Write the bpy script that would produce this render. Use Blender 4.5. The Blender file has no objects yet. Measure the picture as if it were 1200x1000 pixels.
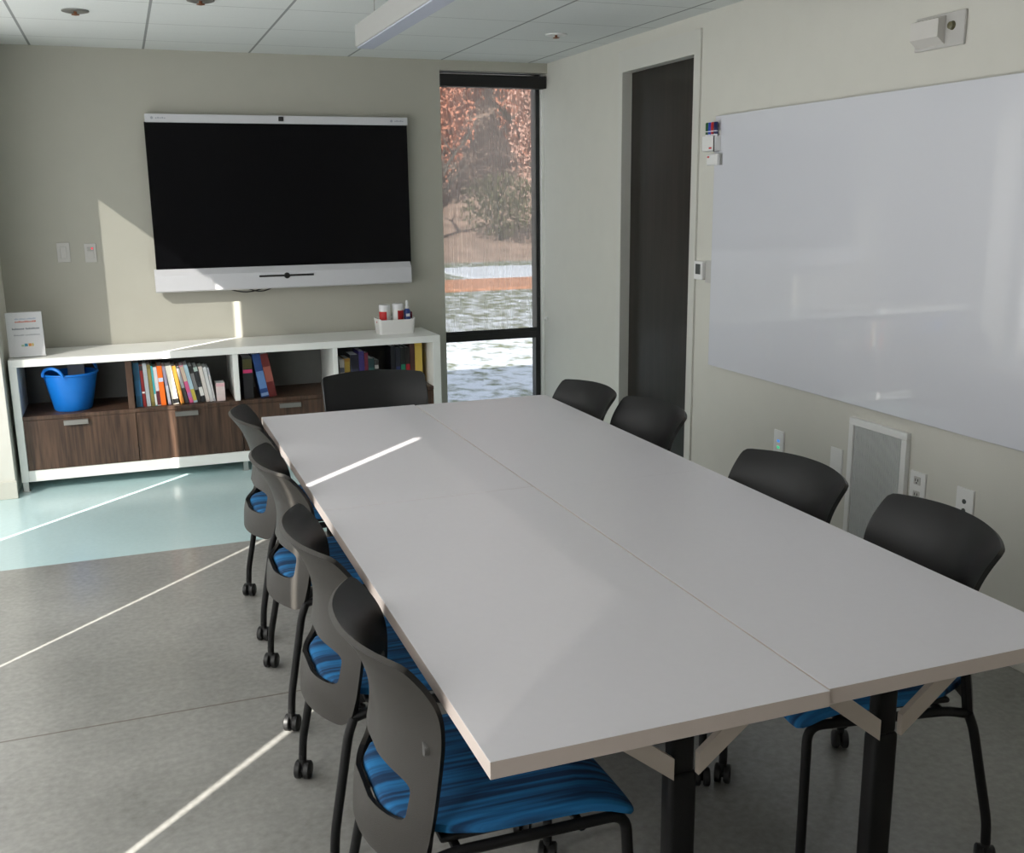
import bpy, bmesh, math, random
from mathutils import Vector, Matrix
random.seed(7)
S = bpy.context.scene
COL = S.collection
PI = math.pi

# ------------------------------------------------------------------ helpers
def tag(o, label=None, cat=None, group=None, kind=None):
    if label: o['label'] = label
    if cat: o['category'] = cat
    if group: o['group'] = group
    if kind: o['kind'] = kind
    return o

def empty(name, loc=(0, 0, 0), rz=0, label=None, cat=None, group=None):
    o = bpy.data.objects.new(name, None)
    COL.objects.link(o)
    o.location = loc
    o.rotation_euler = (0, 0, rz)
    o.empty_display_size = 0.05
    return tag(o, label, cat, group)

def obj(name, bm, mats, parent=None, smooth=False, loc=None, rot=None):
    bmesh.ops.recalc_face_normals(bm, faces=bm.faces[:])
    me = bpy.data.meshes.new(name)
    bm.to_mesh(me)
    bm.free()
    if not isinstance(mats, (list, tuple)): mats = [mats]
    for m in mats: me.materials.append(m)
    if smooth:
        for p in me.polygons: p.use_smooth = True
        try: me.set_sharp_from_angle(angle=math.radians(40))
        except Exception: pass
    o = bpy.data.objects.new(name, me)
    COL.objects.link(o)
    if parent: o.parent = parent
    if loc: o.location = loc
    if rot: o.rotation_euler = rot
    return o

def B(): return bmesh.new()

def box(bm, x0, x1, y0, y1, z0, z1, bev=0, seg=2, mi=0, M=None):
    r = bmesh.ops.create_cube(bm, size=1)
    vs = r['verts']
    for v in vs:
        v.co = Vector((x0 + (v.co.x + .5) * (x1 - x0), y0 + (v.co.y + .5) * (y1 - y0), z0 + (v.co.z + .5) * (z1 - z0)))
    fs = set(f for v in vs for f in v.link_faces)
    for f in fs: f.material_index = mi
    if bev > 0:
        es = list(set(e for v in vs for e in v.link_edges))
        rr = bmesh.ops.bevel(bm, geom=es, offset=bev, segments=seg, affect='EDGES', profile=.5)
        nv = set(vs_ for f in rr['faces'] for vs_ in f.verts)
        allv = set()
        st = list(nv)
        while st:
            v = st.pop()
            if v in allv or not v.is_valid: continue
            allv.add(v)
            for e in v.link_edges: st.append(e.other_vert(v))
        vs = list(allv)
        for v in vs:
            for f in v.link_faces: f.material_index = mi
    if M is not None:
        for v in vs: v.co = M @ v.co
    return vs

def ring_loft(bm, rings, closed_u=True, caps=True, mi=0):
    """rings: list of lists of points; same count"""
    R = [[bm.verts.new(p) for p in r] for r in rings]
    n = len(R[0])
    for a, b in zip(R, R[1:]):
        for i in range(n if closed_u else n - 1):
            j = (i + 1) % n
            f = bm.faces.new((a[i], a[j], b[j], b[i]))
            f.material_index = mi
    if caps:
        for r in (R[0], R[-1]):
            try:
                f = bm.faces.new(r)
                f.material_index = mi
            except Exception: pass
    return R

def lathe(bm, prof, c=(0, 0, 0), n=24, axis='Z', mi=0, caps=True, sx=1, sy=1):
    rings = []
    for r, h in prof:
        ring = []
        for i in range(n):
            a = 2 * PI * i / n
            p = (r * math.cos(a) * sx, r * math.sin(a) * sy, h)
            if axis == 'X': p = (p[2], p[0], p[1])
            elif axis == 'Y': p = (p[0], p[2], p[1])
            ring.append(Vector(p) + Vector(c))
        rings.append(ring)
    return ring_loft(bm, rings, True, caps, mi)

def fillet(pts, r=.04, n=6):
    pts = [Vector(p) for p in pts]
    out = [pts[0]]
    for a, b, c in zip(pts, pts[1:], pts[2:]):
        d1 = (a - b); d2 = (c - b)
        rr = min(r, d1.length * .45, d2.length * .45)
        p = b + d1.normalized() * rr; q = b + d2.normalized() * rr
        for i in range(n + 1):
            t = i / n
            out.append((1 - t) ** 2 * p + 2 * t * (1 - t) * b + t * t * q)
    out.append(pts[-1])
    return out

def tube(bm, pts, r, n=10, mi=0, ry=None):
    pts = [Vector(p) for p in pts]
    rings = []
    up = Vector((0, 0, 1))
    prev = None
    for i, p in enumerate(pts):
        if i == 0: t = pts[1] - p
        elif i == len(pts) - 1: t = p - pts[-2]
        else: t = (pts[i + 1] - p).normalized() + (p - pts[i - 1]).normalized()
        t.normalize()
        if prev is None:
            a = t.cross(up)
            if a.length < .1: a = t.cross(Vector((0, 1, 0)))
            a.normalize()
        else:
            a = prev - t * prev.dot(t)
            a.normalize()
        prev = a
        b = t.cross(a)
        rad = r[i] if isinstance(r, (list, tuple)) else r
        rings.append([p + a * math.cos(2 * PI * k / n) * rad + b * math.sin(2 * PI * k / n) * rad for k in range(n)])
    return ring_loft(bm, rings, True, True, mi)

def prism(bm, poly, d0, d1, axis='Y', mi=0):
    """poly: 2D outline; extruded along axis from d0 to d1"""
    def P(p, d):
        if axis == 'Y': return (p[0], d, p[1])
        if axis == 'X': return (d, p[0], p[1])
        return (p[0], p[1], d)
    return ring_loft(bm, [[P(p, d0) for p in poly], [P(p, d1) for p in poly]], True, True, mi)

def interp(x, tab):
    if x <= tab[0][0]: return tab[0][1]
    for (a, va), (b, vb) in zip(tab, tab[1:]):
        if x <= b:
            t = (x - a) / (b - a)
            return va + (vb - va) * t
    return tab[-1][1]

def copy_tree(o, parent=None):
    c = o.copy()
    COL.objects.link(c)
    c.parent = parent
    for ch in list(o.children): copy_tree(ch, c)
    return c

# ------------------------------------------------------------------ materials
def mat(name, col, rough=.5, metal=0, var=.06, scale=30, spec=.5, bump=0, bscale=200, coat=0, stretch=(1, 1, 1)):
    m = bpy.data.materials.new(name)
    m.use_nodes = True
    nt = m.node_tree
    b = nt.nodes['Principled BSDF']
    b.inputs['Roughness'].default_value = rough
    b.inputs['Metallic'].default_value = metal
    b.inputs['Specular IOR Level'].default_value = spec
    b.inputs['Coat Weight'].default_value = coat
    tc = nt.nodes.new('ShaderNodeTexCoord')
    mp = nt.nodes.new('ShaderNodeMapping')
    mp.inputs['Scale'].default_value = stretch
    nt.links.new(tc.outputs['Object'], mp.inputs[0])
    nz = nt.nodes.new('ShaderNodeTexNoise')
    nz.inputs['Scale'].default_value = scale
    nz.inputs['Detail'].default_value = 4
    nt.links.new(mp.outputs[0], nz.inputs['Vector'])
    rp = nt.nodes.new('ShaderNodeMix'); rp.data_type = 'RGBA'
    c = Vector(col)
    rp.inputs[6].default_value = (*(c * (1 - var)), 1)
    rp.inputs[7].default_value = (*[min(1, x) for x in c * (1 + var)], 1)
    nt.links.new(nz.outputs['Fac'], rp.inputs[0])
    nt.links.new(rp.outputs[2], b.inputs['Base Color'])
    if bump:
        n2 = nt.nodes.new('ShaderNodeTexNoise')
        n2.inputs['Scale'].default_value = bscale
        n2.inputs['Detail'].default_value = 3
        nt.links.new(mp.outputs[0], n2.inputs['Vector'])
        bp = nt.nodes.new('ShaderNodeBump')
        bp.inputs['Strength'].default_value = bump
        bp.inputs['Distance'].default_value = .002
        nt.links.new(n2.outputs['Fac'], bp.inputs['Height'])
        nt.links.new(bp.outputs[0], b.inputs['Normal'])
    return m

def N(nt, t, **kw):
    n = nt.nodes.new(t)
    for k, v in kw.items(): setattr(n, k, v)
    return n

def math_node(nt, op, a, b=None, c=None):
    n = nt.nodes.new('ShaderNodeMath'); n.operation = op
    for i, v in enumerate((a, b, c)):
        if v is None: continue
        if isinstance(v, (int, float)): n.inputs[i].default_value = v
        else: nt.links.new(v, n.inputs[i])
    return n.outputs[0]

def mixc(nt, fac, a, b):
    n = nt.nodes.new('ShaderNodeMix'); n.data_type = 'RGBA'
    for i, v in ((0, fac), (6, a), (7, b)):
        if isinstance(v, (int, float)): n.inputs[i].default_value = v
        elif isinstance(v, tuple): n.inputs[i].default_value = (*v, 1) if len(v) == 3 else v
        else: nt.links.new(v, n.inputs[i])
    return n.outputs[2]

M = {}
M['wall'] = mat('painted_wall', (.64, .63, .575), .75, var=.03, scale=8, bump=.25, bscale=260, spec=.3)
M['wall_darker'] = mat('darker_back_wall', (.44, .43, .375), .75, var=.03, scale=8, bump=.25, bscale=260, spec=.3)  # same finish as the other walls in a darker colour, for the back wall
M['jamb'] = mat('painted_steel_frame', (.62, .615, .57), .45, var=.02, scale=10)
M['white_lam'] = mat('white_laminate', (.86, .86, .83), .38, var=.02, scale=6)
M['white_plastic'] = mat('white_plastic', (.80, .80, .79), .35, var=.02)
M['ivory_plastic'] = mat('ivory_plastic', (.52, .51, .49), .4, var=.02)
M['silver'] = mat('silver_bezel', (.60, .60, .63), .4, metal=.0, var=.02)
M['grey_plastic'] = mat('grey_plastic', (.40, .40, .38), .45, var=.03)
M['screen'] = mat('black_screen', (.004, .004, .005), .22, var=0, spec=.12)
M['black'] = mat('black_plastic', (.006, .006, .0065), .5, var=.1)
M['black_metal'] = mat('black_powder_coat', (.006, .006, .0065), .5, var=.1, bump=.2, bscale=400, spec=.25)
M['frame_black'] = mat('black_aluminium', (.012, .012, .014), .4, var=.1)
M['shell'] = mat('charcoal_plastic', (.036, .033, .029), .48, var=.05, bump=.5, bscale=700, spec=.3)
M['cap'] = mat('grey_pivot_cap', (.075, .073, .070), .35, var=.03)
M['inner'] = mat('black_inner_panel', (.006, .006, .0065), .45, var=.05, bump=.3, bscale=700, spec=.4)
M['chrome'] = mat('satin_steel', (.62, .62, .60), .35, metal=.9, var=.05)
M['pull'] = mat('brushed_nickel', (.26, .255, .24), .42, metal=.6, var=.06, stretch=(1, 30, 30))
M['table'] = mat('table_laminate', (.69, .67, .70), .34, var=.02, scale=60, bump=.05, bscale=300)
M['edge'] = mat('table_edge_band', (.66, .565, .515), .5, var=.03)
M['brace'] = mat('beige_steel', (.52, .45, .39), .5, var=.04)
M['gap'] = mat('dark_recess', (.015, .015, .015), .8)
M['blue_tub'] = mat('blue_plastic', (.006, .16, .58), .38, var=.06, scale=20)
M['paper'] = mat('white_paper', (.78, .78, .80), .5, var=.02)
M['red'] = mat('red_label', (.55, .012, .015), .45)
M['navy'] = mat('navy_label', (.02, .05, .22), .4)
M['screen_grey'] = mat('lcd_grey', (.08, .09, .085), .25)
M['grille'] = mat('grey_grille', (.60, .61, .61), .5, var=.04)
M['beige_trim'] = mat('baseboard_paint', (.58, .56, .50), .5, var=.03)

def wood_mat(name, c1, c2, rough=.45, axis='z', sc=9):
    m = bpy.data.materials.new(name); m.use_nodes = True
    nt = m.node_tree; b = nt.nodes['Principled BSDF']
    tc = N(nt, 'ShaderNodeTexCoord'); mp = N(nt, 'ShaderNodeMapping')
    mp.inputs['Scale'].default_value = (sc * 4, sc * 4, sc * .25) if axis == 'z' else (sc * .25, sc * 4, sc * 4)
    nt.links.new(tc.outputs['Object'], mp.inputs[0])
    nz = N(nt, 'ShaderNodeTexNoise'); nz.inputs['Scale'].default_value = 1.6; nz.inputs['Detail'].default_value = 8
    nz.inputs['Distortion'].default_value = .4
    nt.links.new(mp.outputs[0], nz.inputs['Vector'])
    cr = N(nt, 'ShaderNodeValToRGB')
    cr.color_ramp.elements[0].position = .35; cr.color_ramp.elements[1].position = .7
    cr.color_ramp.elements[0].color = (*c1, 1); cr.color_ramp.elements[1].color = (*c2, 1)
    nt.links.new(nz.outputs['Fac'], cr.inputs[0])
    nt.links.new(cr.outputs[0], b.inputs['Base Color'])
    b.inputs['Roughness'].default_value = rough
    return m
M['walnut'] = wood_mat('walnut_laminate', (.035, .018, .011), (.105, .058, .036))
M['door_wood'] = wood_mat('espresso_door', (.010, .0085, .007), (.022, .0175, .0145), .36, sc=5)

def floor_mat():
    m = bpy.data.materials.new('concrete_floor'); m.use_nodes = True
    nt = m.node_tree; b = nt.nodes['Principled BSDF']
    tc = N(nt, 'ShaderNodeTexCoord'); sp = N(nt, 'ShaderNodeSeparateXYZ')
    nt.links.new(tc.outputs['Object'], sp.inputs[0])
    n1 = N(nt, 'ShaderNodeTexNoise'); n1.inputs['Scale'].default_value = 1.6; n1.inputs['Detail'].default_value = 7; n1.inputs['Roughness'].default_value = .65
    n2 = N(nt, 'ShaderNodeTexNoise'); n2.inputs['Scale'].default_value = 45; n2.inputs['Detail'].default_value = 5
    nt.links.new(tc.outputs['Object'], n1.inputs['Vector']); nt.links.new(tc.outputs['Object'], n2.inputs['Vector'])
    f = math_node(nt, 'ADD', math_node(nt, 'MULTIPLY', n1.outputs['Fac'], .65), math_node(nt, 'MULTIPLY', n2.outputs['Fac'], .45))
    cr = N(nt, 'ShaderNodeValToRGB'); cr.color_ramp.elements[0].position = .33; cr.color_ramp.elements[1].position = .75
    cr.color_ramp.elements[0].color = (.175, .172, .160, 1); cr.color_ramp.elements[1].color = (.35, .345, .325, 1)
    nt.links.new(f, cr.inputs[0])
    ca = N(nt, 'ShaderNodeValToRGB'); ca.color_ramp.elements[0].position = .3; ca.color_ramp.elements[1].position = .75
    ca.color_ramp.elements[0].color = (.45, .62, .635, 1); ca.color_ramp.elements[1].color = (.55, .72, .735, 1)
    nt.links.new(f, ca.inputs[0])
    # painted band along the back wall: boundary y = 4.835 - .087 x
    yb = math_node(nt, 'ADD', sp.outputs['Y'], math_node(nt, 'MULTIPLY', sp.outputs['X'], .0))
    isaq = math_node(nt, 'GREATER_THAN', yb, 4.84)
    c = mixc(nt, isaq, cr.outputs[0], ca.outputs[0])
    # saw-cut control joint
    d = math_node(nt, 'ABSOLUTE', math_node(nt, 'SUBTRACT', sp.outputs['Y'], 3.2))
    j = math_node(nt, 'LESS_THAN', d, .004)
    c = mixc(nt, math_node(nt, 'MULTIPLY', j, .75), c, (.10, .075, .055))
    nt.links.new(c, b.inputs['Base Color'])
    b.inputs['Coat Weight'].default_value = .5
    b.inputs['Coat Roughness'].default_value = .16
    r = math_node(nt, 'MULTIPLY_ADD', n1.outputs['Fac'], .25, .30)
    nt.links.new(r, b.inputs['Roughness'])
    return m
M['floor'] = floor_mat()

def ceiling_mat():
    m = bpy.data.materials.new('acoustic_tiles'); m.use_nodes = True
    nt = m.node_tree; b = nt.nodes['Principled BSDF']
    tc = N(nt, 'ShaderNodeTexCoord'); sp = N(nt, 'ShaderNodeSeparateXYZ')
    nt.links.new(tc.outputs['Object'], sp.inputs[0])
    def line(v, off, per, w):
        t = math_node(nt, 'FRACT', math_node(nt, 'DIVIDE', math_node(nt, 'SUBTRACT', v, off), per))
        t = math_node(nt, 'MINIMUM', t, math_node(nt, 'SUBTRACT', 1.0, t))
        return math_node(nt, 'LESS_THAN', math_node(nt, 'MULTIPLY', t, per), w)
    lx = line(sp.outputs['X'], -.39, .601, .0065)
    # right of x = 2.0 the runners are the lighter ones
    ly = line(sp.outputs['Y'], 6.285, .585, .0035)
    ly2 = line(sp.outputs['Y'], 5.99, .585, .002)
    nz = N(nt, 'ShaderNodeTexNoise'); nz.inputs['Scale'].default_value = 240; nz.inputs['Detail'].default_value = 3
    nt.links.new(tc.outputs['Object'], nz.inputs['Vector'])
    base = mixc(nt, nz.outputs['Fac'], (.63, .65, .64), (.74, .76, .75))
    c = mixc(nt, math_node(nt, 'MULTIPLY', ly2, .12), base, (.3, .3, .3))
    c = mixc(nt, math_node(nt, 'MULTIPLY', ly, .75), c, (.28, .29, .29))
    c = mixc(nt, math_node(nt, 'MULTIPLY', lx, .8), c, (.17, .18, .18))
    nt.links.new(c, b.inputs['Base Color'])
    b.inputs['Roughness'].default_value = .85
    bp = N(nt, 'ShaderNodeBump'); bp.inputs['Strength'].default_value = .3; bp.inputs['Distance'].default_value = .002
    nt.links.new(nz.outputs['Fac'], bp.inputs['Height']); nt.links.new(bp.outputs[0], b.inputs['Normal'])
    return m
M['ceiling'] = ceiling_mat()

def board_mat():
    m = mat('whiteboard_glass', (.69, .70, .755), .35, var=.01, scale=4, spec=.5, coat=1)
    m.node_tree.nodes['Principled BSDF'].inputs['Coat Roughness'].default_value = .02
    return m
M['board'] = board_mat()

def fabric_mat():
    m = bpy.data.materials.new('blue_striped_fabric'); m.use_nodes = True
    nt = m.node_tree; b = nt.nodes['Principled BSDF']
    tc = N(nt, 'ShaderNodeTexCoord'); mp = N(nt, 'ShaderNodeMapping')
    mp.inputs['Scale'].default_value = (3, 62, 3)
    nt.links.new(tc.outputs['Object'], mp.inputs[0])
    nz = N(nt, 'ShaderNodeTexNoise'); nz.inputs['Scale'].default_value = 1.0; nz.inputs['Detail'].default_value = 3
    nt.links.new(mp.outputs[0], nz.inputs['Vector'])
    cr = N(nt, 'ShaderNodeValToRGB'); cr.color_ramp.elements[0].position = .38; cr.color_ramp.elements[1].position = .66
    cr.color_ramp.elements[0].color = (.003, .036, .105, 1); cr.color_ramp.elements[1].color = (.014, .185, .45, 1)
    nt.links.new(nz.outputs['Fac'], cr.inputs[0]); nt.links.new(cr.outputs[0], b.inputs['Base Color'])
    b.inputs['Roughness'].default_value = .85
    n2 = N(nt, 'ShaderNodeTexNoise'); n2.inputs['Scale'].default_value = 500
    nt.links.new(tc.outputs['Object'], n2.inputs['Vector'])
    bp = N(nt, 'ShaderNodeBump'); bp.inputs['Strength'].default_value = .4; bp.inputs['Distance'].default_value = .001
    nt.links.new(n2.outputs['Fac'], bp.inputs['Height']); nt.links.new(bp.outputs[0], b.inputs['Normal'])
    return m
M['fabric'] = fabric_mat()

def mesh_shade_mat(name, open_lo, open_hi, col, transl=0.0, tcol=(.8, .8, .76), axis='X'):
    """woven roller-shade cloth: part open weave, part cloth that lets light diffuse through"""
    m = bpy.data.materials.new(name); m.use_nodes = True
    nt = m.node_tree
    nt.nodes.remove(nt.nodes['Principled BSDF'])
    out = nt.nodes['Material Output']
    tc = N(nt, 'ShaderNodeTexCoord'); mp = N(nt, 'ShaderNodeMapping')
    mp.inputs['Scale'].default_value = (130, 1, .4) if axis == 'X' else (1, 130, .4)
    nt.links.new(tc.outputs['Object'], mp.inputs[0])
    nz = N(nt, 'ShaderNodeTexNoise'); nz.inputs['Scale'].default_value = 1; nz.inputs['Detail'].default_value = 3
    nt.links.new(mp.outputs[0], nz.inputs['Vector'])
    op = N(nt, 'ShaderNodeMapRange')
    op.inputs['From Min'].default_value = .3; op.inputs['From Max'].default_value = .7
    op.inputs['To Min'].default_value = open_lo; op.inputs['To Max'].default_value = open_hi
    nt.links.new(nz.outputs['Fac'], op.inputs[0])
    df = N(nt, 'ShaderNodeBsdfDiffuse'); df.inputs[0].default_value = (*col, 1)
    tl = N(nt, 'ShaderNodeBsdfTranslucent'); tl.inputs[0].default_value = (*tcol, 1)
    mx = N(nt, 'ShaderNodeMixShader'); mx.inputs[0].default_value = transl
    nt.links.new(df.outputs[0], mx.inputs[1]); nt.links.new(tl.outputs[0], mx.inputs[2])
    tr = N(nt, 'ShaderNodeBsdfTransparent')
    m2 = N(nt, 'ShaderNodeMixShader')
    nt.links.new(op.outputs[0], m2.inputs[0]); nt.links.new(mx.outputs[0], m2.inputs[1]); nt.links.new(tr.outputs[0], m2.inputs[2])
    nt.links.new(m2.outputs[0], out.inputs[0])
    return m
M['shade_far'] = mesh_shade_mat('open_weave_shade', .42, .56, (.22, .20, .18), .35, (.7, .66, .62))
M['shade_left'] = mesh_shade_mat('sunlit_shade', .016, .026, (.45, .45, .44), .44, (.88, .88, .87), axis='Y')
M['shade_open'] = mesh_shade_mat('open_sunlit_shade', .125, .15, (.45, .45, .44), .44, (.88, .88, .87), axis='Y')

def glass_mat():
    m = bpy.data.materials.new('tinted_glass'); m.use_nodes = True
    nt = m.node_tree; nt.nodes.remove(nt.nodes['Principled BSDF'])
    out = nt.nodes['Material Output']
    tr = N(nt, 'ShaderNodeBsdfTransparent'); tr.inputs[0].default_value = (.64, .65, .64, 1)
    gl = N(nt, 'ShaderNodeBsdfGlossy'); gl.inputs['Roughness'].default_value = .02
    mx = N(nt, 'ShaderNodeMixShader'); mx.inputs[0].default_value = .05
    nt.links.new(tr.outputs[0], mx.inputs[1]); nt.links.new(gl.outputs[0], mx.inputs[2]); nt.links.new(mx.outputs[0], out.inputs[0])
    return m
M['glass'] = glass_mat()
M['glass_left'] = glass_mat(); M['glass_left'].name = 'clear_glass'
for n_ in M['glass_left'].node_tree.nodes:
    if n_.type == 'BSDF_TRANSPARENT': n_.inputs[0].default_value = (.92, .92, .91, 1)

def ground_mat():
    m = bpy.data.materials.new('snowy_grass'); m.use_nodes = True
    nt = m.node_tree; b = nt.nodes['Principled BSDF']
    tc = N(nt, 'ShaderNodeTexCoord'); mp = N(nt, 'ShaderNodeMapping'); mp.inputs['Scale'].default_value = (2.2, 1.6, 1)
    nt.links.new(tc.outputs['Object'], mp.inputs[0])
    nz = N(nt, 'ShaderNodeTexNoise'); nz.inputs['Scale'].default_value = 2.6; nz.inputs['Detail'].default_value = 7; nz.inputs['Roughness'].default_value = .65
    nt.links.new(mp.outputs[0], nz.inputs['Vector'])
    sp = N(nt, 'ShaderNodeSeparateXYZ'); nt.links.new(tc.outputs['Object'], sp.inputs[0])
    # snow lies thicker near the building; extra white paints the building's shadow lighter
    g = N(nt, 'ShaderNodeMapRange'); g.inputs['From Min'].default_value = 9; g.inputs['From Max'].default_value = 19
    g.inputs['To Min'].default_value = .10; g.inputs['To Max'].default_value = -.05
    nt.links.new(sp.outputs['Y'], g.inputs[0])
    f = math_node(nt, 'ADD', nz.outputs['Fac'], g.outputs[0])
    cr = N(nt, 'ShaderNodeValToRGB'); cr.color_ramp.elements[0].position = .43; cr.color_ramp.elements[1].position = .62
    cr.color_ramp.elements[0].color = (.12, .13, .075, 1); cr.color_ramp.elements[1].color = (.52, .54, .60, 1)
    nt.links.new(f, cr.inputs[0]); nt.links.new(cr.outputs[0], b.inputs['Base Color'])
    b.inputs['Roughness'].default_value = .9
    return m
M['ground'] = ground_mat()
M['snow'] = mat('packed_snow', (.50, .52, .58), .8, var=.1, scale=3)
M['leaf_litter'] = mat('fallen_leaves', (.42, .19, .11), .9, var=.5, scale=6)
M['hill'] = mat('leafy_slope', (.25, .17, .135), .95, var=.85, scale=2.2)
M['bark'] = mat('bark', (.10, .085, .075), .9, var=.3, scale=8)
M['rust'] = mat('rust_leaves', (.46, .19, .125), .8, var=.35, scale=1.5)
M['rose'] = mat('pinkish_leaves', (.46, .27, .22), .8, var=.3, scale=1.5)
M['olive'] = mat('olive_leaves', (.075, .07, .035), .8, var=.3, scale=1.5)

# ------------------------------------------------------------------ setting
XR, YB, XL, YF, ZC = 2.747, 6.636, -.95, -2.2, 2.46
XO = XL - .11
def struct(name, bm, m, label, cat, parent=None, smooth=False):
    o = obj(name, bm, m, parent, smooth)
    if parent is None: tag(o, label, cat, kind='structure')
    return o

bm = B(); box(bm, XO, XR + .2, YF - .2, YB + .2, -.1, 0)
struct('floor', bm, M['floor'], 'grey concrete floor with an aqua painted band at the back', 'floor')
bm = B(); box(bm, XO, XR + .2, YF - .2, YB + .2, ZC, ZC + .02)
struct('ceiling', bm, M['ceiling'], 'white suspended ceiling of acoustic tiles', 'ceiling')
# back wall with the tall window opening at its right end
WX0, WX1, WZ0, WZ1 = 2.0, XR, .10, 2.398
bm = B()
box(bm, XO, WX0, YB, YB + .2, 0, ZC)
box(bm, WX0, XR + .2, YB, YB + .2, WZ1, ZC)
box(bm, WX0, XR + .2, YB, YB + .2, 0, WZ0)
struct('wall_back', bm, M['wall_darker'], 'beige back wall behind the display and credenza', 'wall')
# right wall with a recessed door
DY0, DY1, DZ = 4.70, 5.50, 2.283
bm = B()
box(bm, XR, XR + .2, YF - .2, DY0, 0, ZC)
box(bm, XR, XR + .2, DY1, YB + .2, 0, ZC)
box(bm, XR, XR + .2, DY0, DY1, DZ, ZC)
struct('wall_right', bm, M['wall'], 'beige right wall carrying the whiteboard', 'wall')
# left wall: pillar at the back and one long window strip
LY0, LY1, LZ0, LZ1 = -.15, 6.02, .08, 2.44

bm = B()
box(bm, XO, XL, YF - .2, LY0, 0, ZC)
box(bm, XO, XL, LY1, YB, 0, ZC)
box(bm, XO, XL, LY0, LY1, 0, LZ0)
box(bm, XO, XL, LY0, LY1, LZ1, ZC)
box(bm, XL, -.667, 6.08, YB, 0, ZC)
struct('wall_left', bm, M['wall'], 'beige left wall with a boxed pillar in the back corner', 'wall')
bm = B(); box(bm, XO, XR + .2, YF - .2, YF, 0, ZC)
struct('wall_front', bm, M['wall'], 'beige wall behind the viewer', 'wall')
bm = B()
box(bm, -.667, 2.0, YB - .012, YB, 0, .10, .003)
struct('baseboard_back', bm, M['beige_trim'], 'beige baseboard along the back wall', 'baseboard')
bm = B()
box(bm, XR - .012, XR, YF, 4.63, 0, .10, .003); box(bm, XR - .012, XR, 5.57, YB, 0, .10, .003)
struct('baseboard_right', bm, M['beige_trim'], 'beige baseboard along the right wall', 'baseboard')
bm = B()
box(bm, XL, -.66, 6.068, 6.08, 0, .10, .003)
struct('baseboard_left', bm, M['beige_trim'], 'beige baseboard at the foot of the corner pillar', 'baseboard')

# door
dr = empty('door_1', (0, 0, 0)); tag(dr, 'tall dark brown flush door in the right wall', 'door', kind='structure')
bm = B(); box(bm, XR + .05, XR + .095, DY0 + .005, DY1 - .005, .005, DZ - .005, .002)
obj('door_panel', bm, M['door_wood'], dr)
bm = B()
fx = XR - .012
box(bm, fx, XR + .14, DY1 - .005, DY1 + .045, 0, 2.393, .003)
box(bm, fx, XR + .14, DY0 - .055, DY0 + .005, 0, 2.393, .003)
box(bm, fx + .0004, XR + .1396, DY0, DY1, DZ - .005, 2.3926)
obj('door_frame', bm, M['jamb'], dr)
# ------------------------------------------------------------------ far window
w = empty('window_1', (0, 0, 0)); tag(w, 'tall narrow black-framed window at the right end of the back wall', 'window', kind='structure')
FY0, FY1 = 6.725, 6.795
bm = B()
box(bm, WX0, WX0 + .028, FY0, FY1, WZ0, WZ1, .003)
box(bm, 2.690, 2.727, FY0, FY1, WZ0, WZ1, .003)
box(bm, WX0 + .028, 2.690, FY0, FY1, WZ1 - .006, WZ1)
box(bm, WX0 + .028, 2.690, FY0, FY1, WZ0, WZ0 + .05, .003)
obj('window_frame', bm, M['frame_black'], w)
bm = B(); box(bm, 2.727, XR, FY0 - .03, FY1, WZ0, WZ1, .002)  # white strip added to paint the bright daylit line on the reveal
obj('lit_reveal_strip', bm, M['white_lam'], w)
bm = B(); box(bm, WX0 + .028, 2.690, FY0, FY1, .622, .672, .003)
obj('mullion', bm, M['frame_black'], w)
bm = B(); box(bm, WX0 + .028, 2.690, 6.758, 6.762, .672, WZ1 - .006)
obj('upper_pane', bm, M['glass'], w)
bm = B(); box(bm, WX0 + .028, 2.690, 6.758, 6.762, WZ0 + .05, .622)
obj('lower_pane', bm, M['glass'], w)

rs = empty('roller_shade', (2.37, 6.68, 2.30), label='see-through woven roller shade with black fascia in the tall narrow window', cat='window shade')
bm = B(); box(bm, 2.005 - 2.37, 2.742 - 2.37, -.045, .03, 0, .078, .004)
obj('fascia', bm, M['black'], rs)
bm = B()
n = 40
vs = [[bm.verts.new((-.365 + .68 * i / n, .012, z)) for i in range(n + 1)] for z in (-1.60, 0.02)]
for i in range(n): bm.faces.new((vs[0][i], vs[0][i + 1], vs[1][i + 1], vs[1][i]))
obj('shade_cloth', bm, M['shade_far'], rs)
bm = B(); box(bm, -.365, .315, .005, .019, -1.628, -1.60, .003)
obj('hem_bar', bm, M['black'], rs)
bm = B(); lathe(bm, [(.0, -.008), (.011, -.008), (.013, 0), (.011, .008), (0, .008)], (.358, -.05, -1.535), 14, 'Y', caps=False)
tube(bm, [(.358, -.035, -1.535), (.358, -.035, 0)], .0015, 6)
o = obj('pull_chain', bm, M['white_plastic'], rs, True)

# ------------------------------------------------------------------ left windows + shades
lw = empty('window_2', (0, 0, 0)); tag(lw, 'long strip of windows in the left wall', 'window', kind='structure')
bm = B()
box(bm, -1.055, -1.010, LY0, LY1, LZ0, LZ0 + .05); box(bm, -1.055, -1.010, LY0, LY1, LZ1 - .012, LZ1)
for y in (LY0 + .025, LY1 - .025):
    box(bm, -1.055, -1.010, y - .025, y + .025, LZ0 + .05, LZ1 - .012)
obj('window_frame', bm, M['frame_black'], lw)
bm = B(); box(bm, -1.034, -1.030, LY0, LY1, LZ0 + .05, LZ1 - .012)
obj('pane', bm, M['glass_left'], lw)
gaps = [(5.03, .030), (3.345, .020), (1.63, .028)]
edges = [LY1 - .005] + [v for g, wd in gaps for v in (g + wd / 2, g - wd / 2)] + [LY0 + .005]
names = ['back corner pillar', 'credenza end of the table', 'middle of the table', 'near end of the table']
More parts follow.
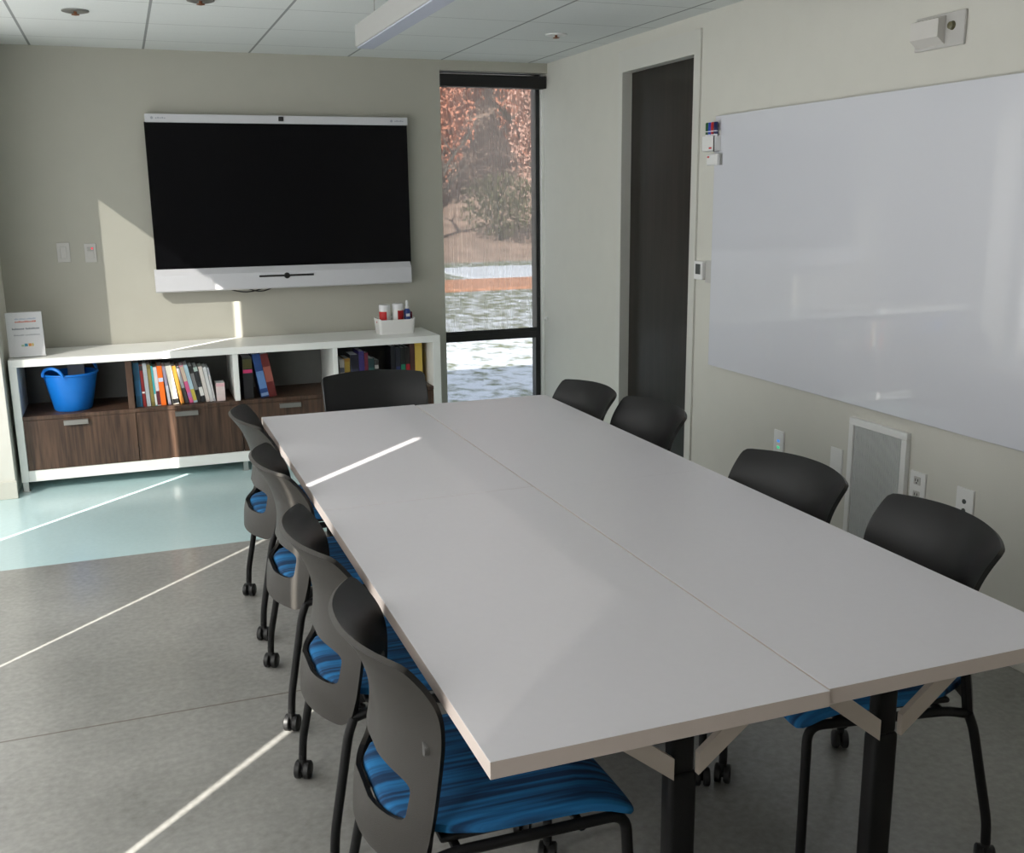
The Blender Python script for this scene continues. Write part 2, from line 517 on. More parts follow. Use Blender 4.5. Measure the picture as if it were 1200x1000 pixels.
for k in range(4):
    y1, y0 = edges[2 * k], edges[2 * k + 1]
    r = empty('roller_shade', (-.98, (y0 + y1) / 2, LZ1 - .085), label='pale sunlit roller shade in the left windows beside the ' + names[k], cat='window shade', group='roller shades along the left windows')
    h = (y1 - y0) / 2
    bm = B(); box(bm, -.04, .02, -h, h, 0, .085, .004); obj('fascia', bm, M['white_plastic'], r)
    bm = B()
    n = 60
    vs = [[bm.verts.new((.012, -h + 2 * h * i / n, z)) for i in range(n + 1)] for z in (-2.24, .02)]
    for i in range(n): bm.faces.new((vs[0][i], vs[0][i + 1], vs[1][i + 1], vs[1][i]))
    obj('shade_cloth', bm, M['shade_open' if k == 0 else 'shade_left'], r)
    bm = B(); box(bm, .004, .020, -h, h, -2.268, -2.24, .003); obj('hem_bar', bm, M['white_plastic'], r)

# ------------------------------------------------------------------ outdoors
bm = B()
def quad(bm, x0, x1, y0, y1, z):
    vs = [bm.verts.new(p) for p in ((x0, y0, z), (x1, y0, z), (x1, y1, z), (x0, y1, z))]
    bm.faces.new(vs)
quad(bm, -60, 80, -40, 70, -.15)
struct('ground', bm, M['ground'], 'lawn dusted with patchy snow outside the window', 'lawn')
bm = B(); box(bm, 3, 34, 18.6, 20.9, -.2, -.10, .03)
struct('leaf_strip', bm, M['leaf_litter'], 'orange strip of fallen leaves along the near side of the snowy path', 'fallen leaves')
bm = B(); box(bm, 7.05, 34, 20.9, 24.4, -.2, -.09, .03)
struct('path', bm, M['snow'], 'snow covered path running across below the trees', 'path')
bm = B()
nx, ny = 30, 16
vs = []
for j in range(ny + 1):
    row = []
    for i in range(nx + 1):
        x = -10 + 60 * i / nx; y = 27 + 38 * j / ny
        z = -.16 + 13 * (j / ny) ** 1.2 + .35 * math.sin(x * .7 + y * .3) * min(1, j / 3)
        row.append(bm.verts.new((x, y, z)))
    vs.append(row)
for j in range(ny):
    for i in range(nx): bm.faces.new((vs[j][i], vs[j][i + 1], vs[j + 1][i + 1], vs[j + 1][i]))
struct('hillside', bm, M['hill'], 'rising slope covered in brown leaves behind the path', 'hillside', smooth=True)

def hill_z(x, y):
    t = max(0, (y - 27) / 38)
    return -.16 + 13 * t ** 1.2

def make_tree(h, rcrown, nleaf, leafm, seed, lsize=.22, low=.25):
    rnd = random.Random(seed)
    t = empty('tree')
    bm = B()
    def branch(p, d, L, r, depth):
        pts = [p]; q = p.copy(); dd = d.copy()
        for k in range(4):
            dd = (dd + Vector((rnd.uniform(-.2, .2), rnd.uniform(-.2, .2), rnd.uniform(-.05, .15)))).normalized()
            q = q + dd * L / 4; pts.append(q.copy())
        tube(bm, pts, [r * (1 - .14 * i) for i in range(5)], 6)
        if depth < 2:
            for k in range(4 if depth == 0 else 3):
                s = pts[rnd.randint(1, 4)]
                a = rnd.uniform(0, 2 * PI)
                nd = (dd * .6 + Vector((math.cos(a), math.sin(a), rnd.uniform(.0, .6))) * .9).normalized()
                branch(s, nd, L * rnd.uniform(.45, .65), r * .5, depth + 1)
    branch(Vector((0, 0, -.3)), Vector((0, 0, 1)), h * .7, .028 * h, 0)
    obj('trunk', bm, M['bark'], t)
    if nleaf:
        bm = B()
        for k in range(nleaf):
            while True:
                p = Vector((rnd.uniform(-1, 1), rnd.uniform(-1, 1), rnd.uniform(-1, 1)))
                if .3 < p.length < 1: break
            ang = math.atan2(p.y, p.x)
            wob = 1 + .18 * math.sin(ang * 3 + seed) + .12 * math.sin(p.z * 5 + seed)
            c = Vector((p.x * rcrown * wob, p.y * rcrown * wob, h * (low + (1 - low) * .5 * (1 + p.z))))
            a = Vector((rnd.gauss(0, 1), rnd.gauss(0, 1), rnd.gauss(0, 1))).normalized()
            b_ = a.cross(Vector((rnd.gauss(0, 1), rnd.gauss(0, 1), rnd.gauss(0, 1)))).normalized()
            s = lsize * rnd.uniform(.5, 1.2)
            v = [bm.verts.new(c + a * s), bm.verts.new(c + b_ * s * .6), bm.verts.new(c - a * s), bm.verts.new(c - b_ * s * .6)]
            bm.faces.new(v)
        obj('foliage', bm, leafm, t)
    return t
protoA = make_tree(6.0, 1.2, 4200, M['rust'], 3, .085, .06)
protoB = make_tree(6.2, 1.15, 3600, M['rose'], 5, .085, .08)
protoC = make_tree(7, 1, 0, None, 8)
protoD = make_tree(2.2, 1.25, 1800, M['olive'], 11, .075, .02)
used = set()
def plant(proto, x, y, rz, sc, label, cat, group=None):
    o = proto if proto.name not in used else copy_tree(proto)
    used.add(proto.name)
    o.location = (x, y, hill_z(x, y)); o.rotation_euler = (0, 0, rz); o.scale = (sc, sc, sc)
    tag(o, label, cat, group)
L1 = 'rust red autumn tree on the slope beyond the tall narrow window'
L2 = 'pinkish brown autumn tree on the slope beyond the tall narrow window'
L3 = 'bare grey trunked tree on the slope beyond the tall narrow window'
for x, y, rz, s in ((9.9, 33.8, 0, 1.0), (14.6, 36.6, 1.2, 1), (12.9, 41.0, 2.3, 1), (17.4, 44.6, 3.3, 1), (15.4, 48.6, 4.1, 1), (20.6, 49.5, 5, 1), (18.6, 54, 1.7, 1.05)):
    plant(protoA, x, y, rz, s, L1, 'tree', 'rust red trees on the slope')
for x, y, rz, s in ((13.4, 32.9, 0, .9), (11.2, 37.2, 2, 1), (16.4, 40.5, 4, 1), (14.0, 44.8, 1, 1), (19.0, 47, 3, 1), (15.6, 53.4, 5, 1.0)):
    plant(protoB, x, y, rz, s, L2, 'tree', 'pinkish brown trees on the slope')
plant(protoC, 8.7, 29.4, 0, .55, 'bare grey trunked tree at the foot of the slope beyond the tall narrow window', 'tree')
plant(protoD, 10.7, 29.6, 0, .9, 'olive green bush at the foot of the slope beyond the tall narrow window', 'bush')

# ------------------------------------------------------------------ ceiling fittings
pl = empty('pendant_light', (1.09, 3.0, 2.25), label='long white linear pendant light, switched off, hung under the ceiling over the table', cat='light')
bm = B(); box(bm, -.043, .043, -1.75, 1.755, .006, .098, .004)
obj('housing', bm, mat('satin_aluminium_paint', (.40, .40, .39), .5, var=.02), pl)
bm = B(); box(bm, -.036, .036, -1.74, 1.745, 0, .006)
obj('diffuser', bm, mat('frosted_diffuser', (.44, .47, .56), .5, var=.02), pl)
for yy in (1.55, -1.55):
    bm = B(); tube(bm, [(0, yy, .098), (0, yy, ZC - 2.25)], .0025, 8)
    lathe(bm, [(.022, ZC - 2.25 - .012), (.022, ZC - 2.25)], (0, yy, 0), 16)
    obj('suspension_cable', bm, M['grey_plastic'], pl)
def sprinkler(x, y, label, darkring):
    s = empty('ceiling_sprinkler', (x, y, ZC), label=label, cat='sprinkler', group='sprinklers in the ceiling')
    bm = B(); lathe(bm, [(.034, -.001), (.06, -.001), (.060, -.006), (.045, -.010), (.034, -.006)], n=24)
    obj('escutcheon', bm, M['pull'] if darkring else M['white_plastic'], s, True)
    bm = B(); lathe(bm, [(.034, -.0005), (.034, -.002)], n=20)
    obj('cup', bm, M['gap'], s)
    bm = B(); lathe(bm, [(.007, -.001), (.007, -.016), (.018, -.018), (.018, -.021), (.004, -.024)], n=12)
    obj('head', bm, mat('bronze_head', (.25, .10, .05), .4, metal=.6), s)
sprinkler(-.11, 5.41, 'round ceiling sprinkler with a dull metal ring, above the left of the display', True)
sprinkler(2.31, 5.45, 'round white ceiling sprinkler in front of the tall narrow window', False)
sprinkler(.415, 4.98, 'ceiling sprinkler at the top edge of the photo, above the display', True)

# ------------------------------------------------------------------ interactive display
TY = 6.565
tv = empty('wall_display', (.965, YB, 1.06), label='large black wall-mounted display with white top and bottom bars', cat='display')
ox, oz = .965, 1.06
TYl = TY - YB
bm = B(); box(bm, .185 - ox, 1.758 - ox, TYl + .012, -.03, 1.10 - oz, 2.075 - oz, .006)
obj('casing', bm, M['black'], tv)
bm = B(); box(bm, .178 - ox, 1.755 - ox, TYl + .002, TYl + .014, 1.195 - oz, 2.05 - oz, .002)
obj('screen', bm, M['screen'], tv)
bm = B(); box(bm, .185 - ox, 1.758 - ox, TYl - .008, TYl + .05, 2.047 - oz, 2.095 - oz, .004)
tb = obj('top_bar', bm, M['silver'], tv)
bm = B(); box(bm, .952 - ox, .982 - ox, TYl - .016, TYl, 2.062 - oz, 2.088 - oz, .003)
obj('camera', bm, M['black'], tb)
lm = mat('grey_print', (.33, .35, .40), .5)
for x0 in (.215, 1.645):
    bm = B()
    lathe(bm, [(.008, TYl - .0095), (.008, TYl - .007)], (x0 + .008 - ox, 0, 2.072 - oz), 12, 'Y')
    for k in range(5): box(bm, x0 + .028 + k * .012 - ox, x0 + .036 + k * .012 - ox, TYl - .0095, TYl - .007, 2.068 - oz, (2.077 if k % 2 else 2.074) - oz)
    obj('logo', bm, lm, tb)
bm = B()
prism(bm, [(TYl - .004, 1.195 - oz), (TYl - .035, 1.160 - oz), (TYl - .035, 1.066 - oz), (TYl - .02, 1.058 - oz), (-.04, 1.058 - oz), (-.04, 1.195 - oz)], .165 - ox, 1.745 - ox, 'X')
bb = obj('speaker_bar', bm, M['silver'], tv)
bm = B(); box(bm, .775 - ox, 1.112 - ox, TYl - .039, TYl - .03, 1.131 - oz, 1.143 - oz, .002)
obj('pen_tray', bm, M['black'], bb)
bm = B(); lathe(bm, [(.0, TYl - .043), (.016, TYl - .043), (.019, TYl - .036)], (.945 - ox, 0, 1.136 - oz), 20, 'Y')
obj('button', bm, M['black'], bb, True)
bm = B(); box(bm, .6 - ox, 1.3 - ox, -.035, 0, 1.25 - oz, 1.9 - oz)
obj('wall_mount', bm, M['black_metal'], tv)
bm = B()
def arcpts(x0, x1, y, z, dip, n=10): return [(x0 + (x1 - x0) * i / n - ox, y, z - oz - dip * math.sin(PI * i / n)) for i in range(n + 1)]
tube(bm, arcpts(.60, .80, -.06, 1.060, .02), .004, 6)
tube(bm, arcpts(.71, .85, -.075, 1.060, .018), .004, 6)
obj('cable', bm, M['black'], tv, True)

# ------------------------------------------------------------------ wall plates
def plate_back(x0, x1, z0, z1, name, label, cat):
    t = empty(name, ((x0 + x1) / 2, YB, (z0 + z1) / 2), label=label, cat=cat)
    bm = B(); box(bm, -(x1 - x0) / 2, (x1 - x0) / 2, -.007, 0, -(z1 - z0) / 2, (z1 - z0) / 2, .002)
    obj('cover_plate', bm, M['ivory_plastic'], t)
    return t
t = plate_back(-.362, -.292, 1.252, 1.366, 'light_switch', 'white rocker light switch on the back wall, left of the one with a red light', 'switch')
bm = B(); box(bm, -.017, .017, -.011, -.006, -.034, .034, .002); obj('rocker', bm, M['ivory_plastic'], t)
t = plate_back(-.212, -.148, 1.248, 1.358, 'occupancy_switch', 'white wall switch with a small red light, nearest the display', 'switch')
bm = B(); box(bm, -.018, .018, -.010, -.006, -.034, .006, .002); obj('rocker', bm, M['ivory_plastic'], t)
bm = B(); box(bm, -.018, .018, -.009, -.006, .010, .034, .002); obj('sensor_lens', bm, M['grey_plastic'], t)
em = bpy.data.materials.new('red_led'); em.use_nodes = True
em.node_tree.nodes['Principled BSDF'].inputs['Base Color'].default_value = (.8, .05, .06, 1)
em.node_tree.nodes['Principled BSDF'].inputs['Emission Color'].default_value = (1, .12, .18, 1)
em.node_tree.nodes['Principled BSDF'].inputs['Emission Strength'].default_value = .8
bm = B(); lathe(bm, [(.006, -.0115), (.006, -.008)], (.010, 0, .026), 12, 'Y'); obj('indicator_light', bm, em, t)

def plate_right(yc, zc, w, h, name, label, cat, m='white_plastic'):
    t = empty(name, (XR, yc, zc), label=label, cat=cat)
    bm = B(); box(bm, -.008, 0, -w / 2, w / 2, -h / 2, h / 2, .002)
    obj('cover_plate', bm, M[m], t)
    return t
t = plate_right(3.86, .478, .075, .125, 'wall_outlet', 'white wall plate with tiny blue and green lights, left of the grille, nearest the door', 'outlet')
led = [(.1, .35, .9), (.1, .8, .4)]
for k in range(2):
    e2 = bpy.data.materials.new('led'); e2.use_nodes = True
    bs = e2.node_tree.nodes['Principled BSDF']
    bs.inputs['Base Color'].default_value = (*led[k], 1); bs.inputs['Emission Color'].default_value = (*led[k], 1); bs.inputs['Emission Strength'].default_value = .5
    bm = B(); box(bm, -.010, -.007, -.010, .010, .008 - k * .03, .020 - k * .03, .002); obj('indicator_light', bm, e2, t)
t = plate_right(3.45, .486, .075, .130, 'wall_outlet', 'blank white wall plate just left of the grille', 'outlet')
def outlet_faces(t):
    for s in (-1, 1):
        bm = B(); box(bm, -.011, -.007, -.017, .017, s * .028 - .016, s * .028 + .016, .003)
        f = obj('receptacle', bm, M['ivory_plastic'], t)
        bm = B()
        for q in (-.006, .006): box(bm, -.0125, -.0105, q - .0012, q + .0012, s * .028 - .002, s * .028 + .008)
        lathe(bm, [(.003, -.0125), (.003, -.0105)], (0, 0, s * .028 - .008), 8, 'X')
        obj('slot', bm, M['gap'], f)
t = plate_right(2.97, .505, .080, .125, 'wall_outlet', 'white duplex power outlet just right of the grille', 'outlet'); outlet_faces(t)
t = plate_right(2.733, .505, .080, .120, 'wall_outlet', 'white wall plate with two dark jacks, second to the right of the grille', 'outlet')
for k in (.012, -.022):
    bm = B(); lathe(bm, [(.009, -.010), (.009, -.007)], (0, 0, k), 12, 'X'); obj('jack', bm, M['screen_grey'], t)

# grille in wall
g = empty('wall_grille', (XR, 3.195, .10), label='white framed grille with fine vertical bars low on the right wall', cat='vent')
bm = B()
for y0, y1, z0, z1 in ((-.168, .168, .575, .605), (-.168, .168, 0, .03), (-.168, -.140, .03, .575), (.140, .168, .03, .575)):
    box(bm, -.022, 0, y0, y1, z0, z1, .003)
obj('frame', bm, M['white_plastic'], g)
bm = B(); box(bm, -.006, 0, -.142, .142, .028, .577); obj('backing', bm, M['grey_plastic'], g)
bm = B()
nb = 26
for k in range(nb):
    y = -.138 + .276 * (k + .5) / nb
    box(bm, -.014, -.004, y - .0036, y + .0036, .03, .575)
obj('bars', bm, M['grille'], g)

# thermostat
t = empty('thermostat', (XR, 4.556, 1.222), label='small white thermostat with a dark screen beside the brown door', cat='thermostat')
bm = B(); box(bm, -.022, 0, -.005, .078, -.045, .048, .005); obj('body', bm, M['white_plastic'], t)
bm = B(); box(bm, -.0235, -.020, .012, .060, -.018, .034, .002); obj('screen', bm, M['screen_grey'], t)
bm = B(); box(bm, -.006, 0, -.072, -.008, -.058, .055, .003); obj('side_plate', bm, M['ivory_plastic'], t)

# emergency / sensor device
d = empty('alarm_strobe', (XR, 3.03, 2.145), label='small off-white alarm box with a round lens high above the whiteboard', cat='alarm')
bm = B(); box(bm, -.012, 0, -.118, .118, -.056, .058, .004); obj('base_plate', bm, M['ivory_plastic'], d)
bm = B()
prism(bm, [(-.012, -.045), (-.045, -.020), (-.045, .04), (-.012, .05)], -.03, .105, 'Y')
obj('body', bm, mat('off_white_plastic', (.64, .62, .59), .4, var=.02), d)
bm = B(); lathe(bm, [(.0, -.026), (.012, -.024), (.016, -.010)], (0, -.062, .012), 18, 'X', caps=False)
obj('lens', bm, mat('dark_lens', (.14, .13, .07), .15), d, True)

# whiteboard
wb = empty('whiteboard', (XR, 3.24, .76), label='large frameless glossy whiteboard on the right wall', cat='whiteboard')
bm = B(); box(bm, -.030, -.014, -1.22, 1.215, 0, 1.205, .002); obj('panel', bm, M['board'], wb)

for y in (-1.1, 0, 1.1):
    for z in (.1, 1.1):
        bm = B(); lathe(bm, [(.015, -.014), (.015, 0)], (0, y, z), 12, 'X'); obj('standoff', bm, M['chrome'], wb)

# marker holder, markers, eraser
mh = empty('marker_holder', (XR - .030, 4.452, 1.80), label='white marker holder on the left edge of the whiteboard', cat='holder')
bm = B()
box(bm, -.004, 0, -.052, .052, 0, .10, .002)
box(bm, -.040, -.004, -.052, .052, 0, .004, .001)
prism(bm, [(-.040, 0), (-.036, 0), (-.036, .072), (-.040, .072)], -.052, .052, 'Y')
box(bm, -.040, -.004, -.052, -.049, 0, .072); box(bm, -.040, -.004, .049, .052, 0, .072)
obj('tray', bm, M['white_plastic'], mh)
bm = B(); box(bm, -.0415, -.0398, -.035, -.012, .012, .020); obj('red_mark', bm, M['red'], mh)
caps = [('green', (.015, .10, .03)), ('blue', (.01, .05, .45)), ('red', (.45, .01, .012)), ('navy', (.012, .015, .09))]
for k, (nm, c) in enumerate(caps):
    y = 4.452 + .036 - k * .0245
    mk = empty('whiteboard_marker', (XR - .030 - .0205, y, 1.8045), label=nm + ' capped whiteboard marker standing in the white holder on the whiteboard', cat='marker', group='markers in the whiteboard holder')
    bm = B(); lathe(bm, [(.0095, 0), (.0105, .004), (.0105, .092)], n=14); obj('barrel', bm, M['paper'], mk, True)
    cm = mat(nm + '_cap', c, .35)
    bm = B(); lathe(bm, [(.0112, .092), (.0112, .128), (.008, .132)], n=14); obj('cap', bm, cm, mk, True)
    bm = B(); lathe(bm, [(.0108, .076), (.0108, .088)], n=14); obj('band', bm, cm, mk, True)
er = empty('whiteboard_eraser', (XR - .030, 4.425, 1.735), label='white block eraser stuck to the whiteboard just below the marker holder', cat='eraser')
bm = B(); box(bm, -.035, -.012, -.047, .047, 0, .055, .008, 3); obj('body', bm, M['white_plastic'], er, True)
bm = B(); box(bm, -.012, 0, -.045, .045, .002, .053, .002); obj('felt_pad', bm, M['grey_plastic'], er)
bm = B(); box(bm, -.0365, -.0345, .018, .036, .036, .044, .001); obj('red_mark', bm, M['red'], er)

# ------------------------------------------------------------------ credenza
CX0, CX1, CY0, CY1, CT = -.645, 1.822, 6.176, 6.622, .754
cr = empty('credenza', (.588, 6.40, 0), label='long low white and dark wood credenza under the display', cat='cabinet')
def cb(name, x0, x1, y0, y1, z0, z1, m, bev=.002, parent=None):
    bm = B(); box(bm, x0 - .588, x1 - .588, y0 - 6.40, y1 - 6.40, z0, z1, bev)
    return obj(name, bm, m, parent or cr)
cb('top', CX0, CX1, CY0, CY1, .712, CT, M['white_lam'])
cb('side_panel', CX0, CX0 + .040, CY0, CY1, .06, .712, M['white_lam'])
cb('side_panel', CX1 - .050, CX1, CY0, CY1, .06, .712, M['white_lam'])
cb('bottom_panel', CX0 + .040, CX1 - .050, CY0, CY1, .06, .122, M['white_lam'])
cb('back_panel', CX0 + .040, CX1 - .050, CY1 - .015, CY1, .122, .712, mat('shaded_white_back', (.17, .175, .17), .6), 0)  # white panel coloured dark grey: the shade inside the bays is painted in
xs = [-.605, -.012, .580, 1.172, 1.772]
for x, m in ((xs[1], 'walnut'), (xs[2], 'white_lam'), (xs[3], 'white_lam')):
    cb('divider', x - (.034 if m == 'walnut' else .030), x, CY0 + .012, CY1 - .015, .432, .712, M[m], .001)
cb('shelf', xs[0], xs[4], CY0 + .004, CY1 - .015, .410, .432, M['walnut'], .001)
for k in range(4):
    f = cb('drawer', xs[k] + .002, xs[k + 1] - .002, CY0 + .004, CY0 + .30, .124, .408, M['walnut'], .001)
    hx = [-.332, .266, .866, 1.45][k]
    bm = B()
    prism(bm, [(CY0 + .004 - 6.40, .398), (CY0 - .016 - 6.40, .398), (CY0 - .018 - 6.40, .372), (CY0 - .014 - 6.40, .372), (CY0 - .012 - 6.40, .392), (CY0 + .004 - 6.40, .392)], hx - .064 - .588, hx + .064 - .588, 'X')
    obj('pull', bm, M['pull'], f)
for x in (-.628, .585, 1.797):
    for y in (CY0 + .02, CY1 - .05):
        bm = B(); box(bm, x - .014 - .588, x + .014 - .588, y - 6.40, y + .03 - 6.40, .004, .06)
        box(bm, x - .02 - .588, x + .02 - .588, y - .004 - 6.40, y + .034 - 6.40, 0, .004)
        obj('leg', bm, M['chrome'], cr)

# ---- books
def book(x, lean, t, h, dep, col, label, y0=6.222, z0=.4325, band=None, group='books in the credenza', top=None, tiny=False):
    b = empty('book', (x, y0, z0), label=label, cat='book', group=group)
    b.rotation_euler = (0, -math.radians(lean), 0)
    cm = mat('book_cover', col, .5, var=.12, scale=40)
    bm = B()
    c = .0022
    box(bm, 0, c, 0, dep, 0, h, .0006, 1); box(bm, t - c, t, 0, dep, 0, h, .0006, 1)
    box(bm, c * .5, t - c * .5, 0, .004, 0, h, .0012, 2)
    obj('cover', bm, cm, b)
    bm = B(); box(bm, c, t - c, .004, dep - .004, .003, h - .003)
    obj('pages', bm, M['paper'], b)
    for k, (z_a, z_b, bc) in enumerate(band or []):
        bm = B(); box(bm, .0008, t - .0008, -.0008, .001, z_a * h, z_b * h)
        obj('spine_label', bm, mat('spine_print', bc, .5, var=.1, scale=90), b)
    return b
Wt = (.75, .73, .70); Bk = (.012, .012, .014)
bay2 = [ # thickness, height, lean, colour, label, bands
 (.042, .268, 1.0, (.012, .085, .16), 'thick teal blue book, leftmost against the brown divider', [(.25, .6, (.02, .11, .22))]),
 (.020, .255, 1.5, (.20, .012, .012), 'dark red book with a black top, beside the teal blue book', [(.86, .98, Bk), (.32, .36, Wt)]),
 (.026, .262, 2.0, (.36, .39, .42), 'plain grey book between the dark red and the olive book', []),
 (.024, .252, 2.5, (.16, .13, .035), 'olive brown book right of the plain grey one', [(.1, .9, (.22, .18, .05))]),
 (.012, .243, 2.5, (.05, .38, .42), 'very thin turquoise book left of the white and maroon one', [(.02, .3, Wt)]),
 (.024, .235, 2.5, (.62, .58, .60), 'white book with a maroon foot, left of the bright orange book', [(.02, .38, (.10, .012, .02))]),
 (.034, .240, 2.5, (.90, .16, .012), 'bright orange book with a pale round spot', [(.60, .70, (.55, .60, .75))]),
 (.020, .236, 5.0, (.30, .27, .36), 'slim greyish purple book right of the bright orange one', [(.05, .5, (.5, .5, .55))]),
 (.040, .238, 7.0, (.72, .69, .60), 'thick cream book leaning left with a black foot', [(.02, .14, Bk)]),
 (.026, .236, 9.0, (.33, .17, .02), 'golden brown book right of the thick cream one', [(.02, .35, (.60, .22, .04))]),
 (.022, .232, 10.0, (.06, .055, .055), 'black book with a thin grey stripe, left of the pink one', [(.42, .95, (.42, .42, .44))]),
 (.026, .236, 11.0, (.72, .12, .28), 'pink book with a peach top', [(.58, .98, (.70, .55, .42)), (.14, .28, (.50, .20, .50))]),
 (.026, .238, 11.0, (.45, .62, .70), 'pale blue book with a yellow foot, right of the pink one', [(.06, .36, (.62, .50, .08))]),
 (.026, .230, 10.5, (.02, .02, .02), 'black book with white spine lettering and no label', [(.35, .80, (.22, .22, .22))]),
 (.028, .226, 10.0, (.03, .032, .036), 'black book with a white label near its foot', [(.18, .42, Wt), (.86, .98, (.45, .55, .50))]),
 (.026, .222, 9.0, (.66, .58, .52), 'cream book right of the black one with a white label', [(.05, .9, (.70, .64, .60))]),
 (.022, .216, 8.5, (.70, .70, .70), 'plain white book, second from the right of the leaning row', []),
 (.014, .212, 8.0, (.42, .43, .47), 'thin pale grey book at the right end of the leaning row', [(.1, .8, (.62, .6, .6))]),
]
px, pa, pt, ph = None, 0, 0, 0
x = -.0085
for k, (t, h, lean, col, lab, bands) in enumerate(bay2):
    t *= .83; h *= .965
    a = math.radians(lean)
    if k:
        dlt = (math.tan(a) - math.tan(pa))
        x = px + pt / math.cos(pa) + .0012 + max(0, dlt) * min(ph, h)
    else:
        x = -.0085 + h * math.sin(a)
    book(x, lean, t, h, .16 + .03 * ((k * 7) % 5) / 5, col, lab + ' in the left bay', band=bands, group='books in the left book bay')
    px, pa, pt, ph = x, a, t, h
lastx = px + pt / math.cos(pa)
book(max(lastx + .006, .430), 0, .050, .108, .11, (.72, .60, .58), 'short thick cream and pink book standing alone at the right of the left book bay', band=[(.8, .98, (.75, .45, .48))], group='books in the left book bay')
# bay 3
book(.606, 0, .056, .252, .19, (.012, .012, .014), 'thick black book with a pink mark, in the middle book bay', band=[(.62, .70, (.60, .04, .16)), (.72, .95, (.06, .055, .012))], group='books in the middle book bay')
x = .606 + .0575 + .265 * math.tan(math.radians(9)) 
book(x, 9, .046, .268, .19, (.010, .045, .17), 'thick blue book leaning beside the black book, in the middle book bay', band=[(.2, .6, (.10, .20, .42)), (.03, .1, (.2, .3, .5))], group='books in the middle book bay')
book(x + .0475, 9, .046, .266, .19, (.11, .012, .011), 'thick dark red book leaning on the blue book, in the middle book bay', band=[(.35, .7, (.28, .08, .06))], group='books in the middle book bay')
# bay 4
x = 1.186
for t, h, col, lab, bands in (
    (.030, .200, (.40, .36, .33), 'pale spined book with dark marks at left', [(.3, .45, (.05, .05, .08)), (.6, .75, (.08, .08, .1))]),
    (.034, .205, (.26, .14, .02), 'mustard brown book second from the left end', [(.6, .9, (.30, .20, .03))]),
    (.052, .225, (.012, .012, .022), 'thick near-black book left of the dark purple one', [(.3, .6, (.03, .03, .06))]),
    (.034, .245, (.035, .022, .13), 'dark purple book, tallest of the left group', []),
    (.022, .232, (.13, .012, .03), 'dark crimson book beside the purple one', []),
    (.036, .195, (.015, .045, .05), 'dark teal book, lower than the crimson one', [(.2, .7, (.03, .10, .09))]),
    (.026, .185, (.03, .03, .03), 'small black book with a pale spot beside the teal one', [(.7, .82, (.4, .38, .36))])):
    book(x, 0, t, h, .17, col, lab + ', right book bay', band=bands, group='books in the right book bay'); x += t + .002
x = 1.530
for t, h, col, lab, bands in (
    (.030, .250, (.012, .013, .018), 'black book at the left of the right hand group', []),
    (.030, .240, (.02, .022, .035), 'black and navy book in the right hand group', [(.1, .5, (.03, .04, .14))]),
    (.030, .240, (.012, .014, .014), 'black book with a green foot', [(.1, .55, (.02, .22, .12))]),
    (.028, .240, (.014, .012, .012), 'black book with a red foot', [(.1, .55, (.40, .02, .03))]),
    (.030, .262, (.07, .025, .02), 'dark brown book beside the yellow one', []),
    (.048, .270, (.62, .40, .06), 'tall yellow book at the end', [(.1, .9, (.66, .46, .09))])):
    book(x, 0, t, h, .17, col, lab + ', right book bay', band=bands, group='books in the right book bay', y0=6.30); x += t + .002

# ---- blue tub
tb = empty('bucket', (-.345, 6.335, .433), label='bright blue plastic tub with two handles in the left bay of the credenza', cat='bucket')
bm = B()
prof = [(.0, .002), (.098, .0), (.104, .008), (.145, .205), (.153, .208), (.153, .216), (.141, .216), (.099, .012), (.0, .010)]
lathe(bm, prof, n=40, caps=False)
obj('tub', bm, M['blue_tub'], tb, True)
for ang in (235, 55):
    a = math.radians(ang)
    bm = B()
    c = Vector((math.cos(a), math.sin(a), 0)); tdir = Vector((-c.y, c.x, 0))
    pts = []
    for i in range(13):
        q = PI * i / 12
        pts.append(c * (.147 + .012 * math.sin(q)) + tdir * (.065 * math.cos(q)) + Vector((0, 0, .208 + .050 * math.sin(q))))
    tube(bm, pts, .009, 8)
    obj('handle', bm, M['blue_tub'], tb, True)
fl = empty('folder', (-.315, 6.395, .446), label='grey paper folder standing in the blue tub', cat='folder')
bm = B(); box(bm, -.045, .045, 0, .008, 0, .248, .001); o = obj('cover', bm, mat('grey_card', (.30, .31, .33), .5), fl)
bm = B(); box(bm, -.042, .042, .008, .014, 0, .240, .001); obj('sheets', bm, M['paper'], fl)

# ---- sign
sg = empty('sign_holder', (-.548, 6.262, CT), label='white upright sign in a clear stand at the left end of the credenza', cat='sign')
sg.rotation_euler = (0, 0, math.radians(4))
tilt = Matrix.Rotation(math.radians(-12), 4, 'X')
clear = glass_mat(); clear.name = 'clear_acrylic'
for n_ in clear.node_tree.nodes:
    if n_.type == 'BSDF_TRANSPARENT': n_.inputs[0].default_value = (.97, .97, .97, 1)
bm = B(); box(bm, -.092, .092, .001, .0045, .004, .252, .0008, 1, M=tilt); obj('sheet', bm, M['paper'], sg)
bm = B(); box(bm, -.096, .096, -.0015, .0005, .002, .258, .0005, 1, M=tilt); box(bm, -.096, .096, .005, .007, .002, .258, .0005, 1, M=tilt)
box(bm, -.096, .096, -.006, .10, 0, .003, .001, 1)
obj('stand', bm, clear, sg)
def printing(name, rows, m):
    bm = B()
    for (x0, x1, z0, z1) in rows: box(bm, x0, x1, -.0004, .0012, z0, z1, M=tilt)
    obj(name, bm, m, sg)
def words(x0, x1, z, h, lens, rnd):
    out = []; tot = sum(lens) + .35 * (len(lens) - 1); x = x0; s = (x1 - x0) / (sum(l for l in lens) + .8 * (len(lens) - 1))
    for l in lens:
        n = int(l)
        for k in range(n):
            hh = h * rnd.choice((.7, .7, 1, .85))
            out.append((x + s * (k + .1), x + s * (k + .9), z, z + hh))
        x += s * (l + .8)
    return out
